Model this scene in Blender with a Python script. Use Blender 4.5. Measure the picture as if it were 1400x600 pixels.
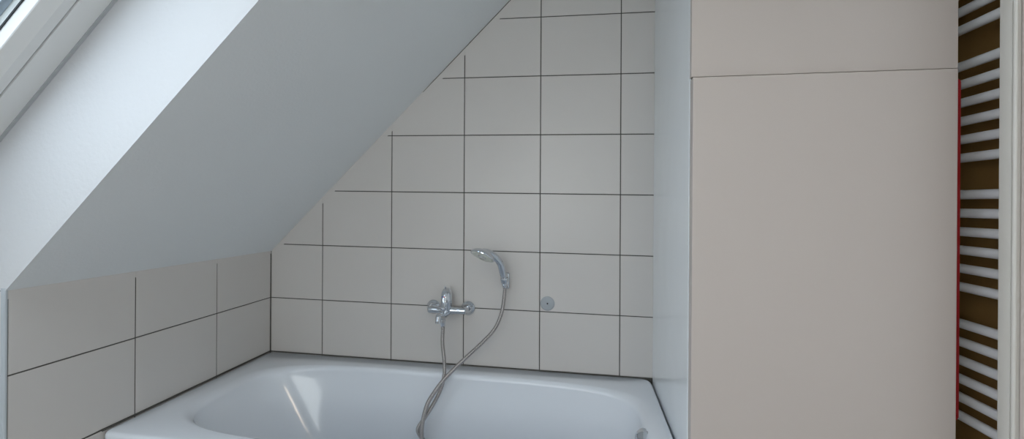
import bpy, bmesh, math, random
import numpy as np
from mathutils import Vector, Matrix
random.seed(4)
for o in list(bpy.data.objects): bpy.data.objects.remove(o)
scn = bpy.context.scene
COL = scn.collection
pi = math.pi

# ---------------------------------------------------------------- camera
RIM = 0.58                      # height of the tub rim at the corner
P_LAMP, P_SKY2, P_REAR = 3.5, 13.5, 9.5
CAM = Vector((1.4385, -1.9269, 0.6989 + RIM))
YAW, ROLL, FPX, PPY = -0.1516, 0.0069, 617.1, 278.75
cR = Vector((math.cos(YAW), -math.sin(YAW), 0)); cF = Vector((math.sin(YAW), math.cos(YAW), 0)); cU = Vector((0, 0, 1))
rgt = cR*math.cos(ROLL) + cU*math.sin(ROLL)
up = -cR*math.sin(ROLL) + cU*math.cos(ROLL)
cam = bpy.data.cameras.new('camera'); camo = bpy.data.objects.new('camera', cam); COL.objects.link(camo)
m = Matrix((rgt, up, -cF)).transposed().to_4x4(); m.translation = CAM
camo.matrix_world = m
cam.sensor_width = 36; cam.lens = 36*FPX/1400; cam.shift_y = -(300-PPY)/1400
cam.clip_start = 0.02
scn.camera = camo

# ---------------------------------------------------------------- world, lights, exposure
scn.view_settings.view_transform = 'Standard'; scn.view_settings.look = 'None'
scn.view_settings.gamma = 1; scn.view_settings.use_curve_mapping = False
scn.view_settings.exposure = -0.13
w = bpy.data.worlds.new('sky'); scn.world = w; w.use_nodes = True
bg = w.node_tree.nodes['Background']; bg.inputs[0].default_value = (0.785, 0.845, 0.975, 1); bg.inputs[1].default_value = 4.15

A = math.radians(44.5)                                   # roof pitch
S = Vector((math.cos(A), 0, math.sin(A))); N = Vector((-math.sin(A), 0, math.cos(A))); O = Vector((0, 0, RIM + .47))
KT = RIM + .47                                           # top of the knee wall
Y1, Y2 = -0.99, -2.00                                    # the two sides of the skylight shaft
def rp(s, n, y=0): return O + S*s + N*n + Vector((0, y, 0))

pl = bpy.data.lights.new('sky_portal', 'AREA'); plo = bpy.data.objects.new('sky_portal', pl); COL.objects.link(plo)
pl.shape = 'RECTANGLE'; pl.size = 1.16; pl.size_y = 0.98; pl.cycles.is_portal = True
mm = Matrix((S, Vector((0, 1, 0)).cross(S).cross(S)*-1, N)).transposed()
ycol = N.cross(S)
mm = Matrix((S, ycol, N)).transposed().to_4x4(); mm.translation = rp(.69, .3655, (Y1+Y2)/2)
plo.matrix_world = mm

def added_lamp_light(loc, power, col, size):
    l = bpy.data.lights.new('added_lamp_fill', 'AREA'); lo = bpy.data.objects.new('added_lamp_fill', l); COL.objects.link(lo)
    l.shape = 'DISK'; l.size = size; l.energy = power; l.color = col; lo.location = loc
    return lo
LAMP = Vector((2.02, -2.35, 2.40))
added_lamp_light(LAMP - Vector((0, 0, .075)), P_LAMP, (1.0, .80, .60), .28)  # added lamp out of view, warms and brightens the room
# fill lights at an added second skylight and an added rear window
Y3, Y4 = -2.22, -3.12
def added_light(name, mtx, sx, sy, power, col):
    l = bpy.data.lights.new(name, 'AREA'); lo = bpy.data.objects.new(name, l); COL.objects.link(lo)
    l.shape = 'RECTANGLE'; l.size = sx; l.size_y = sy; l.energy = power; l.color = col; lo.matrix_world = mtx
mm2 = mm.copy(); mm2.translation = rp(.69, .345, (Y3+Y4)/2)
added_light('added_skylight_fill', mm2, 1.0, .68, P_SKY2, (1.0, .84, .84))
RW = (.05, 1.60, 1.00, 2.08)                         # added rear window x0 x1 z0 z1
mm3 = Matrix(((1, 0, 0), (0, 0, -1), (0, 1, 0))).transposed().to_4x4()
mm3 = Matrix.Translation(((RW[0]+RW[1])/2, -3.3 - .09, (RW[2]+RW[3])/2)) @ Matrix.Rotation(math.radians(90), 4, 'X')
added_light('added_rear_fill', mm3, RW[1]-RW[0]-.14, RW[3]-RW[2]-.14, P_REAR, (1.0, .88, .70))

# ---------------------------------------------------------------- materials
def mat(name, col, rough=.5, metal=0, bump=None, var=0, coat=0, spec=None, anis=None):
    mt = bpy.data.materials.new(name); mt.use_nodes = True; nt = mt.node_tree; b = nt.nodes['Principled BSDF']
    b.inputs['Base Color'].default_value = (*col, 1); b.inputs['Roughness'].default_value = rough; b.inputs['Metallic'].default_value = metal
    if coat: b.inputs['Coat Weight'].default_value = coat; b.inputs['Coat Roughness'].default_value = .05
    if spec is not None: b.inputs['Specular IOR Level'].default_value = spec
    tc = nt.nodes.new('ShaderNodeTexCoord')
    if bump:
        sc, st, det = bump
        n = nt.nodes.new('ShaderNodeTexNoise'); n.inputs['Scale'].default_value = sc; n.inputs['Detail'].default_value = det
        bp = nt.nodes.new('ShaderNodeBump'); bp.inputs['Strength'].default_value = 1; bp.inputs['Distance'].default_value = st
        nt.links.new(tc.outputs['Object'], n.inputs['Vector']); nt.links.new(n.outputs['Fac'], bp.inputs['Height']); nt.links.new(bp.outputs['Normal'], b.inputs['Normal'])
    if var:
        n2 = nt.nodes.new('ShaderNodeTexNoise'); n2.inputs['Scale'].default_value = 3.1; n2.inputs['Detail'].default_value = 3
        mx = nt.nodes.new('ShaderNodeMix'); mx.data_type = 'RGBA'
        mx.inputs['A'].default_value = (*[c*(1-var) for c in col], 1); mx.inputs['B'].default_value = (*[min(1, c*(1+var)) for c in col], 1)
        nt.links.new(tc.outputs['Object'], n2.inputs['Vector']); nt.links.new(n2.outputs['Fac'], mx.inputs['Factor']); nt.links.new(mx.outputs['Result'], b.inputs['Base Color'])
    return mt
M = dict(
    tile=mat('tile_glaze', (.655, .63, .605), .34, bump=(9, .0022, 2), var=.03),
    grout=mat('dark_grout', (.10, .095, .085), .9, bump=(300, .0004, 2)),
    filler=mat('painted_grout', (.64, .615, .59), .6, bump=(60, .0012, 3)),
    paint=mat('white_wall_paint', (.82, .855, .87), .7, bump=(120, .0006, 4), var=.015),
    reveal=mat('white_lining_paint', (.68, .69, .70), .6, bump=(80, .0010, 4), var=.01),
    wframe=mat('white_window_lacquer', (.80, .81, .80), .35, bump=(40, .0002, 2)),
    trimgrey=mat('grey_edge_profile', (.50, .54, .57), .4, bump=(60, .0002, 2)),
    wjoint=mat('shaded_joint_grey', (.50, .52, .54), .5, bump=(60, .0002, 2)),
    gasket=mat('black_rubber', (.03, .035, .04), .6, bump=(60, .0002, 2)),
    alu=mat('grey_aluminium', (.42, .47, .55), .35, .6, bump=(60, .0002, 2)),
    tub=mat('white_enamel', (.82, .865, .92), .11, bump=(5, .0012, 2)),
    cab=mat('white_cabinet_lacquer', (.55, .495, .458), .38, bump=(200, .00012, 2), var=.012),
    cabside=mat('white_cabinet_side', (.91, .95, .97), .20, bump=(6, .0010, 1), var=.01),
    dark=mat('dark_gap', (.03, .028, .025), .8, bump=(60, .0002, 2)),
    chrome=mat('chrome', (.66, .69, .73), .07, 1, bump=(30, .0001, 1)),
    steel=mat('hose_steel', (.50, .475, .465), .24, 1, bump=(400, .0002, 1)),
    grey=mat('grey_plastic', (.40, .43, .46), .35, .2, bump=(60, .0002, 2)),
    clear=mat('milky_nozzle_plastic', (.66, .68, .62), .35, bump=(200, .0004, 2)),
    red=mat('red_lacquer', (.30, .004, .006), .45, bump=(60, .0002, 2)),
    redmark=mat('red_mark', (.6, .03, .03), .4, bump=(60, .0001, 2)),
    bluemark=mat('blue_mark', (.03, .08, .5), .4, bump=(60, .0001, 2)),
    rad=mat('white_radiator_enamel', (.90, .90, .90), .30, bump=(40, .0002, 2)),
    brown=mat('brown_wall', (.36, .21, .065), .75, bump=(120, .0008, 3), var=.12),
    trim=mat('white_door_lacquer', (.68, .67, .63), .40, bump=(60, .0004, 2), var=.01),
    rosy=mat('pinkish_door_paint', (.74, .66, .62), .5, bump=(60, .0004, 2), var=.01),
    floor=mat('grey_floor', (.34, .33, .32), .35, bump=(30, .0005, 3), var=.06),
)
gl = bpy.data.materials.new('window_glass'); gl.use_nodes = True; nt = gl.node_tree; nt.nodes.clear()
out = nt.nodes.new('ShaderNodeOutputMaterial'); mix = nt.nodes.new('ShaderNodeMixShader'); tr = nt.nodes.new('ShaderNodeBsdfTransparent'); gs = nt.nodes.new('ShaderNodeBsdfGlossy'); fr = nt.nodes.new('ShaderNodeFresnel')
tr.inputs[0].default_value = (.93, .96, .95, 1); gs.inputs['Roughness'].default_value = .02; fr.inputs[0].default_value = 1.45
geo = nt.nodes.new('ShaderNodeNewGeometry'); inv = nt.nodes.new('ShaderNodeMath'); inv.operation = 'SUBTRACT'; inv.inputs[0].default_value = 1; mul = nt.nodes.new('ShaderNodeMath'); mul.operation = 'MULTIPLY'
nt.links.new(geo.outputs['Backfacing'], inv.inputs[1]); nt.links.new(inv.outputs[0], mul.inputs[0]); nt.links.new(fr.outputs[0], mul.inputs[1])   # reflect at the outer faces of the pane only
nt.links.new(mul.outputs[0], mix.inputs[0]); nt.links.new(tr.outputs[0], mix.inputs[1]); nt.links.new(gs.outputs[0], mix.inputs[2]); nt.links.new(mix.outputs[0], out.inputs[0])
M['glass'] = gl
lampm = mat('added_lamp_glow', (.9, .88, .82), .5); b = lampm.node_tree.nodes['Principled BSDF']; b.inputs['Emission Color'].default_value = (1, .8, .6, 1); b.inputs['Emission Strength'].default_value = 2  # glow of the added ceiling lamp
M['lamp'] = lampm

# ---------------------------------------------------------------- helpers
def obj(name, bm, ms, parent=None, smooth=False):
    if isinstance(ms, str): ms = [ms]
    bmesh.ops.recalc_face_normals(bm, faces=bm.faces)
    me = bpy.data.meshes.new(name); bm.to_mesh(me); bm.free()
    for k in ms: me.materials.append(M[k])
    if smooth:
        for p in me.polygons: p.use_smooth = True
        if smooth != 'all':
            try: me.set_sharp_from_angle(angle=math.radians(38))
            except Exception: pass
    o = bpy.data.objects.new(name, me); COL.objects.link(o)
    if parent: o.parent = parent
    return o
def tag(o, label, cat, group=None):
    o['label'] = label; o['category'] = cat
    if group: o['group'] = group
    return o
def thing(name, label, cat, loc=(0, 0, 0), group=None):
    o = bpy.data.objects.new(name, None); o.empty_display_size = .05; COL.objects.link(o); o.location = loc
    return tag(o, label, cat, group)
def struct(name, bm, ms, parent=None, smooth=False):
    o = obj(name, bm, ms, parent, smooth)
    if not parent: o['kind'] = 'structure'
    return o
def box(bm, a, b, bev=0, seg=2, mi=0, mtx=None):
    r = bmesh.ops.create_cube(bm, size=1); vs = r['verts']
    for v in vs:
        v.co = Vector([a[i] + (b[i]-a[i])*(v.co[i]+.5) for i in range(3)])
    fs = set(f for v in vs for f in v.link_faces)
    if bev:
        es = list(set(e for v in vs for e in v.link_edges))
        r2 = bmesh.ops.bevel(bm, geom=es, offset=bev, segments=seg, affect='EDGES', profile=.5)
        fs = set(f for f in fs if f.is_valid) | set(r2['faces']); vs = list(set(v for f in fs for v in f.verts))
    for f in fs: f.material_index = mi
    if mtx:
        for v in vs: v.co = mtx @ v.co
    return vs
def prism(bm, pts, off, mi=0):
    """closed solid from a planar polygon swept by the vector off"""
    off = Vector(off); a = [bm.verts.new(p) for p in pts]; b = [bm.verts.new(Vector(p)+off) for p in pts]
    fs = [bm.faces.new(a), bm.faces.new(b[::-1])]
    for i in range(len(a)):
        j = (i+1) % len(a); fs.append(bm.faces.new((a[j], a[i], b[i], b[j])))
    for f in fs: f.material_index = mi
    return fs
def frame_of(d, ref=Vector((0, 0, 1))):
    d = d.normalized()
    if abs(d.dot(ref)) > .97: ref = Vector((1, 0, 0))
    u = d.cross(ref).normalized(); v = u.cross(d).normalized(); return u, v
def lathe(bm, origin, axis, prof, n=32, mi=0, squash=(1, 1), ref=Vector((0, 0, 1)), phase=0):
    """prof: list of (distance along axis, radius)"""
    axis = Vector(axis).normalized(); u, v = frame_of(axis, ref); origin = Vector(origin); rings = []
    for t, r in prof:
        c = origin + axis*t
        if r < 1e-6: rings.append([bm.verts.new(c)])
        else: rings.append([bm.verts.new(c + (u*math.cos(a)*squash[0] + v*math.sin(a)*squash[1])*r) for a in [2*pi*i/n+phase for i in range(n)]])
    bridge(bm, rings, mi)
def bridge(bm, rings, mi=0):
    for A_, B_ in zip(rings, rings[1:]):
        n = max(len(A_), len(B_))
        for i in range(n):
            j = (i+1) % n
            if len(A_) == 1 and len(B_) == 1: continue
            if len(A_) == 1: f = bm.faces.new((A_[0], B_[i], B_[j]))
            elif len(B_) == 1: f = bm.faces.new((A_[i], A_[j], B_[0]))
            else: f = bm.faces.new((A_[i], A_[j], B_[j], B_[i]))
            f.material_index = mi
    for R_ in (rings[0], rings[-1]):
        if len(R_) > 2:
            f = bm.faces.new(R_); f.material_index = mi
def spline(pts, n):
    pts = [Vector(p) for p in pts]; P = [2*pts[0]-pts[1]] + pts + [2*pts[-1]-pts[-2]]; o = []
    for i in range(1, len(P)-2):
        for k in range(n):
            t = k/n; a, b, c, d = P[i-1:i+3]
            o.append(.5*((2*b) + (c-a)*t + (2*a-5*b+4*c-d)*t*t + (-a+3*b-3*c+d)*t**3))
    o.append(P[-2]); return o
def sweep(bm, path, rad, n=16, mi=0, squash=None):
    """tube; rad = number or function of 0..1 ; squash(t) -> (u scale, v scale)"""
    L = len(path); u = None; rings = []
    for i, p in enumerate(path):
        d = (path[min(i+1, L-1)] - path[max(i-1, 0)]).normalized()
        if u is None: u, _ = frame_of(d)
        u = (u - d*u.dot(d)).normalized(); v = d.cross(u)
        t = i/(L-1); r = rad(t) if callable(rad) else rad; sx, sy = squash(t) if squash else (1, 1)
        rings.append([bm.verts.new(p + u*math.cos(a)*r*sx + v*math.sin(a)*r*sy) for a in [2*pi*k/n for k in range(n)]])
    bridge(bm, rings, mi)
def clip(poly, f):
    """clip a 2D polygon to f(p) >= 0 (f linear)"""
    o = []
    for i, p in enumerate(poly):
        q = poly[(i+1) % len(poly)]; a, b = f(p), f(q)
        if a >= 0: o.append(p)
        if (a >= 0) != (b >= 0):
            t = a/(a-b); o.append((p[0]+(q[0]-p[0])*t, p[1]+(q[1]-p[1])*t))
    return o
def tile_slab(bm, poly, to3, nrm, th, bev=.0009, mi=0):
    """one tile with a bevelled front; poly in 2D, to3 maps it to the wall face, nrm = outward normal"""
    nrm = Vector(nrm); c = Vector((sum(p[0] for p in poly)/len(poly), sum(p[1] for p in poly)/len(poly)))
    n = len(poly); rings = []
    # inset polygon
    ins = []
    for i in range(n):
        p0, p1, p2 = Vector(poly[i-1]), Vector(poly[i]), Vector(poly[(i+1) % n])
        e1 = (p1-p0).normalized(); e2 = (p2-p1).normalized()
        n1 = Vector((-e1.y, e1.x)); n2 = Vector((-e2.y, e2.x))
        if (c-p1).dot(n1) < 0: n1 = -n1
        if (c-p1).dot(n2) < 0: n2 = -n2
        b_ = (n1+n2); b_ = b_/max(.3, b_.length_squared)*2*bev
        ins.append(p1+b_)
    r0 = [bm.verts.new(to3(p)) for p in poly]; r1 = [bm.verts.new(to3(p)+nrm*(th-bev)) for p in poly]; r2 = [bm.verts.new(to3(p)+nrm*th) for p in ins]
    for a, b in ((r0, r1), (r1, r2)):
        for i in range(n):
            j = (i+1) % n; f = bm.faces.new((a[i], a[j], b[j], b[i])); f.material_index = mi
    f = bm.faces.new(r2); f.material_index = mi
    f = bm.faces.new(r0); f.material_index = mi

# ---------------------------------------------------------------- the room
HP, WP, G = .252, .335, .0040       # tile pitch and joint width
SK, C0, L1 = .0097, .2623, .3165    # rows drop slightly to the right; first column widths
LEAN = -.0019
TH = .0020                          # how far tiles stand over the joints
XR, YB, ZC = 2.52, -3.3, 2.42       # right wall, rear wall, ceiling
def slope_z(x): return KT + x*math.tan(A)
xtop = (ZC-KT)/math.tan(A)
# back wall
bm = bmesh.new()
prism(bm, [(-.02, TH, 0), (XR, TH, 0), (XR, TH, ZC), (xtop, TH, ZC), (0, TH, KT), (-.02, TH, KT)], (0, .1, 0), mi=1)
f_slope = lambda p: (KT + p[0]*math.tan(A)) - p[1] - .001
for c in range(-1, 7):
    xa = 0 if c == -1 else C0 + c*WP; xb = C0 if c == -1 else C0 + (c+1)*WP
    for r_ in range(-3, 8):
        if r_ == -1 and c >= 3: continue      # tiles left out: bare dark grout stands in for the shaded gap here
        za, zb = r_*HP, (r_+1)*HP
        q = []
        for X, Z in ((xa, za), (xb, za), (xb, zb), (xa, zb)):
            q.append([X, Z])
        g = G/2; gl_ = (.003 if c == -1 else g); gb_ = (.0026 if r_ == 0 else g)
        P = [(xa+gl_, za+gb_), (xb-g, za+gb_), (xb-g, zb-g), (xa+gl_, zb-g)]
        P = [(X+LEAN*Z, RIM+Z-SK*X) for X, Z in P]
        P = clip(P, f_slope); P = clip(P, lambda p: p[1]-.001); P = clip(P, lambda p: XR-p[0]); P = clip(P, lambda p: ZC-p[1])
        if len(P) < 3: continue
        area = abs(sum(P[i-1][0]*P[i][1]-P[i][0]*P[i-1][1] for i in range(len(P))))/2
        if area < 2e-4: continue
        tile_slab(bm, P, lambda p: Vector((p[0], TH, p[1])), (0, -1, 0), TH, mi=0)
# paint and filler that covers the joints next to the roof slope
k = math.tan(A)
band = [(0.004, TH*.12, slope_z(0.004)-.030), (1.125, TH*.12, slope_z(1.125)-.034), (1.125, TH*.12, slope_z(1.125)), (0.004, TH*.12, slope_z(0.004))]
prism(bm, band, (0, TH, 0), mi=2)
seam = [(.74, -.0006, slope_z(.74)-.0045), (1.32, -.0006, slope_z(1.32)-.0045), (1.32, -.0006, slope_z(1.32)+.001), (.74, -.0006, slope_z(.74)-.0015)]
prism(bm, seam, (0, .001, 0), mi=1)
struct('wall_back', bm, ['tile', 'grout', 'filler'])

# left knee wall up to the shaft corner, with its tiled return
bm = bmesh.new()
YE = Y1 + .004
box(bm, (-.35, YE, 0), (-TH, .1, KT), mi=1)
cols = [0, -L1, -L1-WP, YE]
rows = [RIM+HP*i for i in range(-3, 2)] + [KT]
rows[-2:] = [RIM+HP, KT-.001]
for i in range(3):
    for j in range(len(rows)-1):
        y0, y1_ = cols[i], cols[i+1]; z0, z1 = rows[j], rows[j+1]
        g = G/2; t0 = .0035 if i == 0 else g; t1 = .002 if i == 2 else g
        gb_ = .0035 if abs(z0-RIM) < 1e-6 else g; gt_ = 0 if j == len(rows)-2 else g
        P = [(y0-t0, max(z0+gb_, .001)), (y1_+t1, max(z0+gb_, .001)), (y1_+t1, z1-gt_), (y0-t0, z1-gt_)]
        if P[2][1] - P[0][1] < .01: continue
        tile_slab(bm, P, lambda p: Vector((-TH, p[0], p[1])), (1, 0, 0), TH, mi=0)
prism(bm, [(-.0004, 0, KT-.016), (-.0004, YE, KT-.022), (-.0004, YE, KT), (-.0004, 0, KT)], (.0002, 0, 0), mi=2)
# return facing the camera, left of the corner
for j in range(len(rows)-1):
    z0, z1 = rows[j], rows[j+1]
    for x0, x1 in ((-.33, -.0135),):
        tile_slab(bm, [(x0, max(z0+.002, .001)), (x1, max(z0+.002, .001)), (x1, z1-.002), (x0, z1-.002)], lambda p: Vector((p[0], YE, p[1])), (0, -1, 0), TH+.002, mi=0)
struct('wall_left', bm, ['tile', 'grout', 'filler'])
# corner profile
bm = bmesh.new()
pr = [(-.0019, YE-.0008), (.0008, YE-.0008), (.0008, YE-.0046), (-.0004, YE-.0062), (-.0030, YE-.0073), (-.0062, YE-.0070), (-.0100, YE-.0074), (-.0118, YE-.0068), (-.0123, YE-.0055), (-.0123, YE-.0001), (-.0019, YE-.0001)]
prism(bm, [(x, y, .001) for x, y in pr], (0, 0, KT+.0055))
struct('trim_1', bm, 'trimgrey')
# recess wall below the skylight and the knee wall beyond it
bm = bmesh.new()
NX = -.155
box(bm, (-.35, Y2, 0), (NX, YE, 1.322)); struct('wall_recess', bm, 'paint')
box_l = bmesh.new(); box(box_l, (-.35, Y4, 0), (NX, Y3, 1.322)); box(box_l, (-.35, Y3, 0), (0, Y2, KT)); box(box_l, (-.35, YB, 0), (0, Y4, KT)); struct('wall_left_front', box_l, 'paint')

# roof slope with the skylight shaft cut out: far piece, near piece, piece above the window
n_out = .362; s_end = xtop/math.cos(A)
def slope_piece(bm, y0, y1_, s0, s1, extra=None, mi=0):
    pts = [rp(s0, 0, y0), rp(s1, 0, y0), rp(s1, n_out, y0), rp(s0, n_out, y0)]
    prism(bm, pts, (0, y1_-y0, 0), mi)
bm = bmesh.new(); slope_piece(bm, .1, Y1, 0, s_end+.3)
slope_piece(bm, Y3, Y2, 0, s_end+.3); slope_piece(bm, YB, Y4, 0, s_end+.3)
SW1 = 1.30
# above the window: lower face of the shaft head is level
ptop = [rp(SW1, .33), rp(SW1, n_out), rp(s_end+.3, n_out), rp(s_end+.3, 0), rp(SW1+.12, 0)]
prism(bm, [p + Vector((0, Y1, 0)) for p in ptop], (0, Y2-Y1, 0)); prism(bm, [p + Vector((0, Y3, 0)) for p in ptop], (0, Y4-Y3, 0))
struct('ceiling_slope', bm, 'paint')
# linings of the shaft (far and near side), a few millimetres proud of the cut
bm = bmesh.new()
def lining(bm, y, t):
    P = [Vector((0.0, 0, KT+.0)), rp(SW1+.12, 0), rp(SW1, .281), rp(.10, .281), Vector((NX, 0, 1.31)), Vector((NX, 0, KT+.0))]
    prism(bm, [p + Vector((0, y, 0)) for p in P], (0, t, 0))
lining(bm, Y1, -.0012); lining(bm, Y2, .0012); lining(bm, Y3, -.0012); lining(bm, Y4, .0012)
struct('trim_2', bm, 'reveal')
# grey strip painting the shaded groove between lining and window
bm = bmesh.new()
prism(bm, [rp(.06, .281, Y1), rp(SW1, .281, Y1), rp(SW1, .292, Y1), rp(.06, .292, Y1)], (0, -.0095, 0)); struct('trim_3', bm, 'wjoint')

# skylight
def ring_frame(bm, prof, s0, s1, ya, yb, mi=0):
    """prof: (inset, n) closed section swept around the opening"""
    rings = []
    for (cs, cy, ds, dy) in ((s0, ya, 1, -1), (s1, ya, -1, -1), (s1, yb, -1, 1), (s0, yb, 1, 1)):
        rings.append([bm.verts.new(rp(cs+ds*i, n_, cy+dy*i)) for i, n_ in prof])
    for a in range(4):
        A_, B_ = rings[a], rings[(a+1) % 4]
        for i in range(len(prof)):
            j = (i+1) % len(prof); f = bm.faces.new((A_[i], A_[j], B_[j], B_[i])); f.material_index = mi
WS0 = .09
win = thing('window_1', '', ''); 
for k_ in ('label', 'category'): del win[k_]
win['kind'] = 'structure'
ya, yb = Y1-.004, Y2+.004
bm = bmesh.new(); ring_frame(bm, [(0, .286), (.004, .283), (.058, .283), (.060, .286), (.060, .358), (0, .358)], WS0, SW1, ya, yb); obj('window_frame', bm, 'wframe', win)
bm = bmesh.new(); ring_frame(bm, [(.0601, .2895), (.0634, .2895), (.0634, .345), (.0601, .345)], WS0, SW1, ya, yb); obj('seal', bm, 'gasket', win)
bm = bmesh.new(); ring_frame(bm, [(.0635, .284), (.0645, .2815), (.086, .2790), (.112, .2905), (.1135, .2925), (.1150, .3215), (.1170, .345), (.0635, .345)], WS0, SW1, ya, yb)
sash = obj('sash', bm, 'wframe', win)
bm = bmesh.new(); ring_frame(bm, [(.1146, .3185), (.1172, .3185), (.1172, .3225), (.1150, .3225)], WS0, SW1, ya, yb); obj('seal', bm, 'gasket', win)
bm = bmesh.new(); ring_frame(bm, [(.1172, .338), (.133, .338), (.133, .344), (.1172, .344)], WS0, SW1, ya, yb); obj('outer_bead', bm, 'alu', win)
bm = bmesh.new(); i_ = .1152
prism(bm, [rp(WS0+i_, .3235, ya-i_), rp(SW1-i_, .3235, ya-i_), rp(SW1-i_, .3270, ya-i_), rp(WS0+i_, .3270, ya-i_)], (0, (yb+i_)-(ya-i_), 0)); obj('pane', bm, 'glass', win)

w2 = win.copy(); COL.objects.link(w2); w2.name = 'added_window_2'  # second skylight, added out of view around its fill light
for ch in list(win.children):
    if ch.name.split('.')[0] in ('window_frame', 'sash', 'pane'):
        c_ = ch.copy(); COL.objects.link(c_); c_.parent = w2
ky = (Y4-Y3)/(Y2-Y1); w2.scale = (1, ky, 1); w2.location = (0, Y3 - ky*Y1, 0)
# flat ceiling, floor, right wall, rear wall
bm = bmesh.new(); box(bm, (xtop-.05, YB, ZC), (XR+.1, .1, ZC+.12)); struct('ceiling', bm, 'paint')
bm = bmesh.new(); box(bm, (-.36, YB-.1, -.1), (XR+.1, .1, 0)); struct('floor', bm, 'floor')
bm = bmesh.new(); box(bm, (XR, -.90, 0), (XR+.1, .1, ZC)); struct('wall_right', bm, 'brown')  # plain brown stretch behind the radiator
bm = bmesh.new(); box(bm, (XR, YB, 0), (XR+.1, -.90, ZC)); struct('wall_right_front', bm, 'paint')
bm = bmesh.new()
for a_, b_ in (((-.36, 0), (RW[0], ZC+.1)), ((RW[1], 0), (XR+.1, ZC+.1)), ((RW[0], 0), (RW[1], RW[2])), ((RW[0], RW[3]), (RW[1], ZC+.1))):
    box(bm, (a_[0], YB-.12, a_[1]), (b_[0], YB, b_[1]))
struct('wall_front', bm, 'paint')
w3 = bpy.data.objects.new('added_window_3', None); COL.objects.link(w3); w3['kind'] = 'structure'  # rear window added behind the camera to brighten the room
bm = bmesh.new()
for a_, b_ in (((RW[0], RW[2]), (RW[0]+.07, RW[3])), ((RW[1]-.07, RW[2]), (RW[1], RW[3])), ((RW[0], RW[2]), (RW[1], RW[2]+.07)), ((RW[0], RW[3]-.07), (RW[1], RW[3]))):
    box(bm, (a_[0], YB-.08, a_[1]), (b_[0], YB-.02, b_[1]))
obj('window_frame', bm, 'wframe', w3)
bm = bmesh.new(); box(bm, (RW[0]+.07, YB-.055, RW[2]+.07), (RW[1]-.07, YB-.05, RW[3]-.07)); obj('pane', bm, 'glass', w3)
# door casing at the right edge of the picture
bm = bmesh.new(); box(bm, (2.373, -.7795, .001), (XR, -.75, ZC-.001), .0015)
box(bm, (2.3775, -.7835, .001), (XR, -.776, ZC-.001))
lathe(bm, (2.3765, -.7845, .001), (0, 0, 1), [(0, .0042), (ZC-.002, .0042)], 14)
struct('trim_4', bm, 'trim', smooth=True)
bm = bmesh.new(); box(bm, (2.386, -.805, .001), (XR, -.785, ZC-.001), .004); struct('trim_5', bm, 'rosy')

# ---------------------------------------------------------------- bathtub
tub = thing('bathtub', 'white enamelled bathtub set into the tiled corner under the roof slope', 'bathtub', (0, 0, 0))
tub.rotation_euler = (0, SK, 0)
NT = 240
TX0, TX1, TY0, TY1 = .0005, 1.722, -.760, -.0015
def se(ax, cx, ex, cy, by, ey, th):
    pass
def tub_ring(xl, xr, yf, yb_, nl, nr, z, cxr=.5):
    cx = xl + (xr-xl)*cxr; cy = (yf+yb_)/2; b_ = (yb_-yf)/2; o = []
    for i in range(NT):
        t = 2*pi*i/NT; c, s = math.cos(t), math.sin(t)
        n_ = nr + (nl-nr)*(.5-.5*c)
        a_ = (xr-cx) if c >= 0 else (cx-xl)
        o.append((cx + a_*math.copysign(abs(c)**(2/n_), c), cy + b_*math.copysign(abs(s)**(2/n_), s), z))
    return o
bm = bmesh.new(); R_ = []
zt = RIM
R_.append(tub_ring(TX0+.004, TX1-.004, TY0+.004, TY1-.001, 80, 34, zt-.045))
R_.append(tub_ring(TX0, TX1, TY0, TY1, 80, 34, zt-.040))
R_.append(tub_ring(TX0, TX1, TY0, TY1, 80, 34, zt-.014))
for a in (15, 30, 45, 60, 75, 90):
    q = math.radians(a); d = .012*(1-math.cos(q)); e = .012*math.sin(q)
    R_.append(tub_ring(TX0+d*.3, TX1-d, TY0+d, TY1-d*.1, 80, 34, zt-.014+e-.001))
XL, XRr, YF, YK = .084, 1.684, -.714, -.104
nl, nr = 3.8, 4.3
R_.append(tub_ring(XL-.022, XRr+.020, YF-.012, YK+.020, nl+1.5, nr+1.2, zt-.001))
for a in range(0, 91, 10):                      # rolled edge into the basin
    q = math.radians(a); hl = .050; hb = .016; d = math.sin(q); e = 1-math.cos(q)
    R_.append(tub_ring(XL-.012+hl*d, XRr+.012-.056*d, YF-.004+hb*d, YK+.010-hb*d, nl, nr, zt-.0015-.026*e))
x0, x1, y0, y1_ = XL-.012+.050, XRr+.012-.056, YF-.004+.016, YK+.010-.016
D0, D1 = .0275, .345
for t in [i/12 for i in range(1, 13)]:
    tt = t**1.0
    R_.append(tub_ring(x0+.235*t**1.15, x1-.085*t, y0+.055*t, y1_-.055*t, nl-.4*t, nr-.6*t, zt-D0-(D1-D0)*tt))
x0 += .235; x1 -= .085; y0 += .055; y1_ -= .055
for a in range(10, 91, 10):
    q = math.radians(a); d = 1-math.cos(q); e = math.sin(q)
    R_.append(tub_ring(x0+.11*d+.04*e, x1-.09*d-.015*e, y0+.085*d+.01*e, y1_-.085*d-.01*e, nl-.4, nr-.6, zt-D1-.065*e))
rings = [[bm.verts.new(p) for p in r] for r in R_]
rings.append([bm.verts.new((1.0, -.405, zt-D1-.072))])
for A_, B_ in zip(rings, rings[1:]):
    for i in range(NT):
        j = (i+1) % NT
        if len(B_) == 1: bm.faces.new((A_[i], A_[j], B_[0]))
        else: bm.faces.new((A_[i], A_[j], B_[j], B_[i]))
tb = obj('basin', bm, 'tub', tub, smooth='all')
bm = bmesh.new(); box(bm, (.008, -.742, .022), (1.715, -.722, zt-.044), .002); obj('apron', bm, 'tile', tub)
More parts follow.
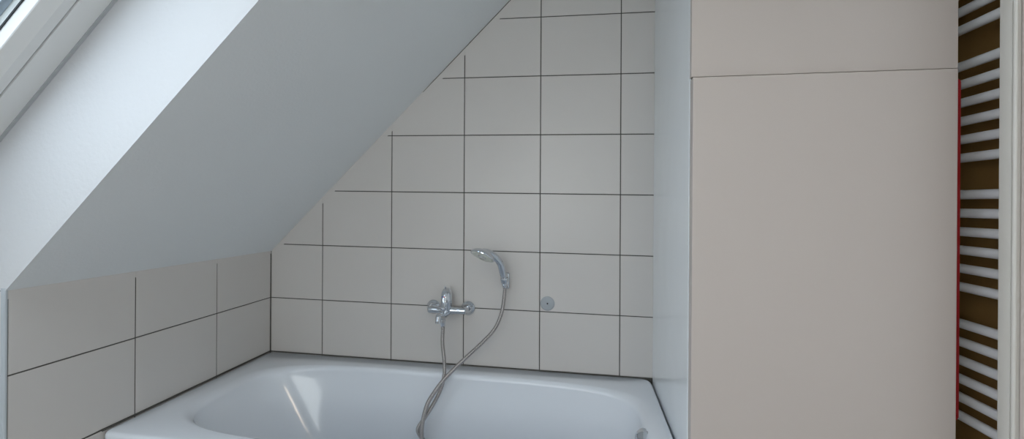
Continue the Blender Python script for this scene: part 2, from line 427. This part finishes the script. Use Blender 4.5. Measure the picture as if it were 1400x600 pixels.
for fx in (.45, 1.45):
    for fy in (-.58, -.24):
        bm = bmesh.new(); lathe(bm, (fx, fy, .0), (0, 0, 1), [(0.004 + .0097*fx, .024), (.016+.0097*fx, .024), (.02+.0097*fx, .010), (.19, .010)], 16); obj('foot', bm, 'steel', tub, smooth=True)
bm = bmesh.new(); lathe(bm, (1.42, -.405, zt-D1-.0715), (0, 0, 1), [(0, .034), (.004, .034), (.006, .030), (.006, .022), (.004, .018), (.012, .016), (.014, .010), (.014, 0)], 32); obj('drain', bm, 'chrome', tub, smooth=True)
# overflow knob on the foot-end wall
bm = bmesh.new()
ax = Vector((-1, 0, .14)).normalized(); oc = Vector((1.6445, -.430, RIM-.038))
lathe(bm, oc, ax, [(-.012, .026), (.000, .026), (.0030, .025), (.0030, .010)], 40)
ob = obj('overflow_plate', bm, 'chrome', tub, smooth=True)
bm = bmesh.new()
lathe(bm, oc + ax*.004, ax, [(-.001, .024), (-.001, .0320), (.004, .0325), (.010, .0325), (.018, .0280), (.026, .0185), (.028, .0150), (.0265, .0120), (.0265, 0)], 8, phase=pi/8)
obj('overflow_knob', bm, 'chrome', tub)

# silicone joint around the tub
bm = bmesh.new()
prism(bm, [(0.0003, -.0034, RIM-.002), (TX1+.0105, -.0034, RIM-SK*TX1-.0015), (TX1+.0105, -.0034, RIM-SK*TX1+.0016), (.0003, -.0034, RIM+.0016)], (0, .0019, 0))
prism(bm, [(.0045, -.002, RIM-.002), (.0045, -.757, RIM-.002), (.0045, -.757, RIM+.0026), (.0045, -.002, RIM+.0026)], (-.0042, 0, 0))
prism(bm, [(.0045, -.0015, RIM), (.0005, -.0050, RIM), (.0005, -.0015, RIM)], (-.0012, 0, KT-RIM-.012))
struct('trim_6', bm, 'grout')

# ---------------------------------------------------------------- bath mixer
MX, MZ = .8745, .8215
mx = thing('bath_mixer', 'chrome single-lever bath mixer on the tiled wall above the tub', 'mixer', (MX, 0, MZ))
def loc(o, x, y, z): return Vector((x-o.location.x, y-o.location.y, z-o.location.z))
for sx in (-1, 1):
    bm = bmesh.new()
    lathe(bm, (sx*.0785, 0, 0), (0, -1, 0), [(.0002, .0300), (.0025, .0312), (.005, .0300), (.010, .0235), (.016, .0185), (.020, .0165), (.020, .012)], 40)
    obj('escutcheon', bm, 'chrome', mx, smooth=True)
    bm = bmesh.new()
    lathe(bm, (sx*.0755, 0, 0), (0, -1, 0), [(.018, .0118), (.030, .0118), (.031, .0145), (.046, .0145), (.048, .013), (.060, .012), (.0655, .008), (.0665, 0)], 6 if False else 28)
    obj('union', bm, 'chrome', mx, smooth=True)
BY = -.055
bm = bmesh.new()
sweep(bm, [Vector((x, BY, 0)) for x in (-.0845, -.0838, -.0820, -.078, -.05, -.03, -.022, 0, .022, .03, .05, .078, .0820, .0838, .0845)], lambda t: 1, 32,
      squash=lambda t: [(q, q) for q in (.006, .0115, .0138, .0150, .0150, .0155, .0185, .0195, .0185, .0155, .0150, .0150, .0138, .0115, .006)][int(round(t*14))])
obj('valve_body', bm, 'chrome', mx, smooth=True)
bm = bmesh.new()                                      # cartridge housing rising from the body
cax = Vector((0, -.06, 1)).normalized()
lathe(bm, (0, BY-.004, -.018), cax, [(0, .012), (.004, .019), (.014, .0215), (.060, .0225), (.0605, .0212), (.063, .0212), (.0635, .0235), (.080, .0235), (.094, .0215), (.103, .0165), (.107, .009), (.108, 0)], 36)
obj('cartridge_housing', bm, 'chrome', mx, smooth=True)
bm = bmesh.new()                                      # lever, folded down over the front of the housing
sweep(bm, spline([(0, BY+.004, .0895), (0, BY-.014, .0905), (0, BY-.032, .0830), (0, BY-.043, .066), (0, BY-.052, .044), (0, BY-.064, .026), (0, BY-.074, .020)], 7), lambda t: 1, 20,
      squash=lambda t: (.0150-.0045*t, .0075-.003*t) if 0 < t < 1 else (.006, .002))
lev = obj('lever', bm, 'chrome', mx, smooth=True)
bm = bmesh.new(); sweep(bm, spline([(-.004, BY-.006, .094), (-.005, BY-.010, .099), (-.006, BY-.016, .1035)], 5), lambda t: .0036-.001*t, 12); obj('lever_nib', bm, 'chrome', mx, smooth=True)
bm = bmesh.new(); lathe(bm, (0.001, BY-.0495, .066), (0, -1, .40), [(0, .0030), (.0012, .0028), (.0012, 0)], 14, mi=0); obj('hot_mark', bm, 'redmark', mx)['label'] = 'red hot-water mark'
bm = bmesh.new(); lathe(bm, (-.0060, BY-.0480, .066), (0, -1, .40), [(0, .0026), (.0012, .0024), (.0012, 0)], 14, mi=0); obj('cold_mark', bm, 'bluemark', mx)['label'] = 'blue cold-water mark'
bm = bmesh.new()                                      # spout
sweep(bm, spline([(0, BY+.004, -.008), (0, BY-.030, -.012), (0, BY-.062, -.012), (0, BY-.092, -.004), (0, BY-.110, .001), (0, BY-.120, -.002), (0, BY-.123, -.008)], 7), lambda t: 1, 24,
      squash=lambda t: (.0165-.0045*t, .0150-.004*t))
obj('spout', bm, 'chrome', mx, smooth=True)
bm = bmesh.new(); lathe(bm, (0, BY-.123, -.010), (0, 0, -1), [(-.014, .008), (-.010, .0108), (.003, .0112), (.004, .0120), (.013, .0120), (.014, .0110), (.014, .0090), (.011, .0085), (.011, 0)], 28); obj('aerator', bm, 'chrome', mx, smooth=True)
bm = bmesh.new(); lathe(bm, (-.003, BY-.050, -.016), (0, 0, -1), [(0, .0105), (.010, .0115), (.018, .0115), (.020, .0095), (.023, .0095), (.024, .0108), (.038, .0100), (.042, .0080), (.043, .006)], 8); obj('hose_outlet', bm, 'chrome', mx)
bm = bmesh.new(); lathe(bm, (0, BY-.080, .004), (0, -.1, 1), [(0, .007), (.006, .006), (.0075, .0080), (.012, .0080), (.0135, .006), (.0135, 0)], 18); obj('diverter_knob', bm, 'chrome', mx, smooth=True)

# ---------------------------------------------------------------- hand shower and its holder
def P3(px, py, y):
    d = rgt*(px-700)/FPX - up*(py-PPY)/FPX + cF
    return CAM + d*((y-CAM.y)/d.y)
HB = Vector((1.124, -.060, .9465))
br = thing('shower_holder', 'small chrome wall holder carrying the hand shower', 'shower holder', (1.1215, 0, .951))
bm = bmesh.new(); box(bm, (-.0155, -.016, -.037), (.0155, -.0002, .033), .0075, 4); obj('wall_plate', bm, 'chrome', br, smooth=True)
bm = bmesh.new()
q0 = HB - Vector((1.1215, 0, .951)); hax = Vector((-.02, -.20, 1)).normalized()
sweep(bm, [Vector((-.001, -.012, -.008)), Vector((-.006, -.028, -.011)), q0 + hax*.018 + Vector((.004, .014, 0))], lambda t: .0115-.001*t, 18); obj('arm', bm, 'chrome', br, smooth=True)
bm = bmesh.new()
lathe(bm, q0 + hax*.002, hax, [(0, .0128), (0, .0142), (.003, .0155), (.022, .0178), (.024, .0172), (.024, .0152), (.002, .0124)], 30); obj('cradle', bm, 'chrome', br, smooth=True)

hs = thing('hand_shower', 'chrome hand shower resting in its wall holder, face turned down', 'shower head', tuple(HB))
hc = Vector((1.0490, -.150, 1.0690)); hn = Vector((-.31, -.415, -.855)).normalized()
bm = bmesh.new()
hp = [HB + hax*t for t in (-.006, .008, .026)] + [P3(687.6, 374, -.080), P3(684.6, 362, -.097), P3(678.0, 352, -.116), P3(669, 346, -.130), P3(660, 344, -.138)]
hp = [p - HB for p in hp]
sweep(bm, spline(hp, 8), lambda t: 1, 24, squash=lambda t: (.0108+.0045*min(1, t*3) + .005*max(0, t-.6)/.4, .0108+.0040*min(1, t*3) - .0065*max(0, t-.6)/.4))
obj('handle', bm, 'chrome', hs, smooth=True)
bm = bmesh.new()
h0 = hc - HB
lathe(bm, h0, hn, [(-.026, 0), (-.0255, .010), (-.023, .022), (-.018, .034), (-.011, .0445), (-.004, .0505), (.001, .0525), (.004, .0515), (.0045, .0485), (.0035, .0475)], 48)
obj('head', bm, 'chrome', hs, smooth=True)
bm = bmesh.new()
lathe(bm, h0, hn, [(.001, .0470), (.0045, .0465), (.0058, .0440), (.0062, .032), (.0062, .020), (.0045, .0185), (.0045, 0)], 48)
face = obj('spray_face', bm, 'clear', hs, smooth=True); face['label'] = 'milky spray face'
bm = bmesh.new(); u_, v_ = frame_of(hn)
lathe(bm, h0 + hn*.0040, hn, [(0, .0175), (.0022, .0170), (.0030, .0130), (.0030, 0)], 32)
obj('centre_disc', bm, 'chrome', hs, smooth=True)
noz0 = None
for rr, cnt in ((.0245, 14), (.0320, 20), (.0400, 26)):
    for i in range(cnt):
        a = 2*pi*(i+(.5 if cnt == 20 else 0))/cnt; c_ = h0 + hn*.0058 + (u_*math.cos(a)+v_*math.sin(a))*rr
        if noz0 is None:
            bm = bmesh.new(); lathe(bm, (0, 0, 0), hn, [(-.0006, .0019), (.0016, .0015), (.0020, .0008), (.0020, 0)], 8); noz0 = obj('nozzle', bm, 'clear', hs, smooth=True); nz = noz0; nz.location = c_
        else:
            nz = noz0.copy(); COL.objects.link(nz); nz.parent = hs; nz.location = c_
bm = bmesh.new(); lathe(bm, -hax*.004, -hax, [(-.004, .0100), (.001, .0125), (.008, .0110), (.015, .0080), (.016, .006)], 22); obj('hose_nut', bm, 'chrome', hs, smooth=True)

# ---------------------------------------------------------------- hose
h_start = Vector((MX-.003, BY-.050, MZ-.016-.043))
h_end = HB - hax*.017
A_px = [(605, 470, -.112), (607.3, 492, -.124), (607.4, 512, -.140), (602.5, 532, -.155), (592.5, 552, -.172), (580, 572, -.182), (571.5, 586, -.186), (574, 595, -.188), (580, 603, -.190), (590, 622, -.194), (597, 645, -.200), (594, 668, -.212)]
B_px = [(583, 672, -.222), (575.5, 650, -.225), (573.5, 625, -.222), (576.5, 600, -.212), (576.5, 588, -.208), (578, 576, -.205), (580.5, 565, -.202), (585, 551, -.198), (593, 537.5, -.194), (605.5, 520.5, -.184), (621.5, 503.5, -.170), (639.5, 486.5, -.150), (661, 466.5, -.122), (676.5, 449, -.102), (685, 430, -.086), (688.6, 412, -.073)]
path = [h_start + Vector((0, 0, .006)), h_start - Vector((0, 0, .012))] + [P3(*p) for p in A_px + B_px] + [h_end - hax*.006 , h_end + hax*.006]
sp = spline(path, 14)
# resample evenly so the spiral ribs are regular
L_ = [0]
for a, b_ in zip(sp, sp[1:]): L_.append(L_[-1] + (b_-a).length)
pitch = .0036; nrs = int(L_[-1]/(pitch/4)); res = []; k_ = 0
for i in range(nrs+1):
    d = L_[-1]*i/nrs
    while k_ < len(L_)-2 and L_[k_+1] < d: k_ += 1
    t = (d-L_[k_])/max(1e-9, L_[k_+1]-L_[k_]); res.append(sp[k_].lerp(sp[k_+1], min(1, max(0, t))))
bm = bmesh.new(); nn = len(res)
sweep(bm, res, lambda t: .0074 + .0015*(1, .2, -1, .2)[int(round(t*(nn-1))) % 4], 12)
hose = tag(obj('shower_hose', bm, 'steel', smooth='all'), 'ribbed metal shower hose looping from the mixer up to the hand shower', 'hose')

# ---------------------------------------------------------------- round grey cover on the wall
cd = thing('wall_cover_disc', 'small round grey cover disc stuck on the tiles right of the hand shower', 'cover disc', (1.300, 0, .8555))
bm = bmesh.new(); lathe(bm, (0, 0, 0), (0, -1, 0), [(.0002, .0305), (.0022, .0305), (.0034, .0290), (.0036, .022), (.0035, .0215), (.0036, .021), (.0037, .008), (.0037, .0042), (.0024, .0036), (.0024, 0)], 48); obj('disc', bm, 'grey', cd, smooth=True)
bm = bmesh.new(); lathe(bm, (0, 0, 0), (0, -1, 0), [(.0020, .0034), (.0050, .0030), (.0052, 0)], 6); obj('screw', bm, 'dark', cd)['label'] = 'dark centre screw'

# ---------------------------------------------------------------- tall cabinet
CX0, CX1, CYF, CZT = 1.7345, 2.3765, -.612, 2.36
cb = thing('tall_cabinet', 'tall white cabinet with two flat doors at the foot end of the bathtub', 'cabinet', (CX0, 0, 0))
W_ = CX1-CX0
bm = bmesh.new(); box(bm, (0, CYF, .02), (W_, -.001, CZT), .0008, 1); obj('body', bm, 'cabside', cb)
for lx in (.03, W_-.07):
    for ly in (-.57, -.08):
        bm = bmesh.new(); box(bm, (lx, ly, 0), (lx+.04, ly+.04, .02), .002); obj('foot', bm, 'dark', cb)
bm = bmesh.new(); box(bm, (.004, CYF-.0035, .03), (W_-.004, CYF, CZT-.002)); obj('gap_shade', bm, 'dark', cb)['label'] = 'dark sheet painting the shade in the gap behind the doors'  # solid dark sheet, makes the gap behind the doors look shaded
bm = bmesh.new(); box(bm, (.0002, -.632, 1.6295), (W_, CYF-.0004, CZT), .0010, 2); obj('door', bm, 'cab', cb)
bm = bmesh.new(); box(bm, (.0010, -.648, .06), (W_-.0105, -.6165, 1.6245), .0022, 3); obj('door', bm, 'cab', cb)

# thin red board hanging on the cabinet's right side
bm = bmesh.new()
xb = CX1 + .0006
xo = 2.3900
pts = [(xb, -.6225, .745), (xb+.004, -.6225, .738), (xo-.004, -.6225, .738), (xo, -.6225, .745), (xo, -.6225, 1.595)] + [(xo-.008*(1-math.cos(a)), -.6225, 1.595+.010*math.sin(a)) for a in [pi/2*i/6 for i in range(1, 7)]] + [(xb, -.6225, 1.605)]
prism(bm, pts, (0, .022, 0))
tag(obj('hanging_strip', bm, 'red', smooth=True), 'narrow red strip hanging flat on the right side of the cabinet', 'strip')

# ---------------------------------------------------------------- towel radiator
RX = 2.452
rd = thing('towel_radiator', 'white towel radiator of horizontal tubes in the narrow gap right of the cabinet', 'radiator', (RX, -.47, .1))
zs = []
for g_ in range(5):
    top = 1.312 + .346*(2-g_)
    for i in range(6): zs.append(top - .0495*i)
zs = [z for z in zs if .15 < z < 2.1]
bm = bmesh.new(); path_ = [Vector((0, -.250, 0)), Vector((0, .245, 0))]
sweep(bm, path_, .0124, 20); t0 = obj('tube', bm, 'rad', rd, smooth=True); t0.location = (0, 0, zs[0]-.1)
for z in zs[1:]:
    t_ = t0.copy(); COL.objects.link(t_); t_.parent = rd; t_.location = (0, 0, z-.1)
zl, zh = min(zs)-.05, max(zs)+.05
for yy in (-.240, .240):
    bm = bmesh.new(); sweep(bm, [Vector((0.012, yy, zl-.1)), Vector((.012, yy, zh-.1))], .016, 20); obj('collector', bm, 'rad', rd, smooth=True)
for z in (.42, 1.77):
    for yy in (-.235, .235):
        bm = bmesh.new(); lathe(bm, (.02, yy, z-.1), (1, 0, 0), [(0, .010), (.030, .010), (.034, .018), (.0478, .018)], 16); obj('wall_bracket', bm, 'rad', rd, smooth=True)

# ---------------------------------------------------------------- ceiling lamp added behind the camera as fill light
cl = thing('added_ceiling_lamp', 'round flush ceiling lamp added out of view to brighten the room', 'lamp', (LAMP.x, LAMP.y, ZC))
bm = bmesh.new(); lathe(bm, (0, 0, 0), (0, 0, -1), [(.0005, .17), (.03, .17), (.032, .165), (.032, .02)], 40); obj('base', bm, 'wframe', cl, smooth=True)
bm = bmesh.new(); lathe(bm, (0, 0, -.032), (0, 0, -1), [(0, .158), (.02, .155), (.038, .13), (.048, .08), (.050, 0)], 40); obj('shade', bm, 'lamp', cl, smooth=True)
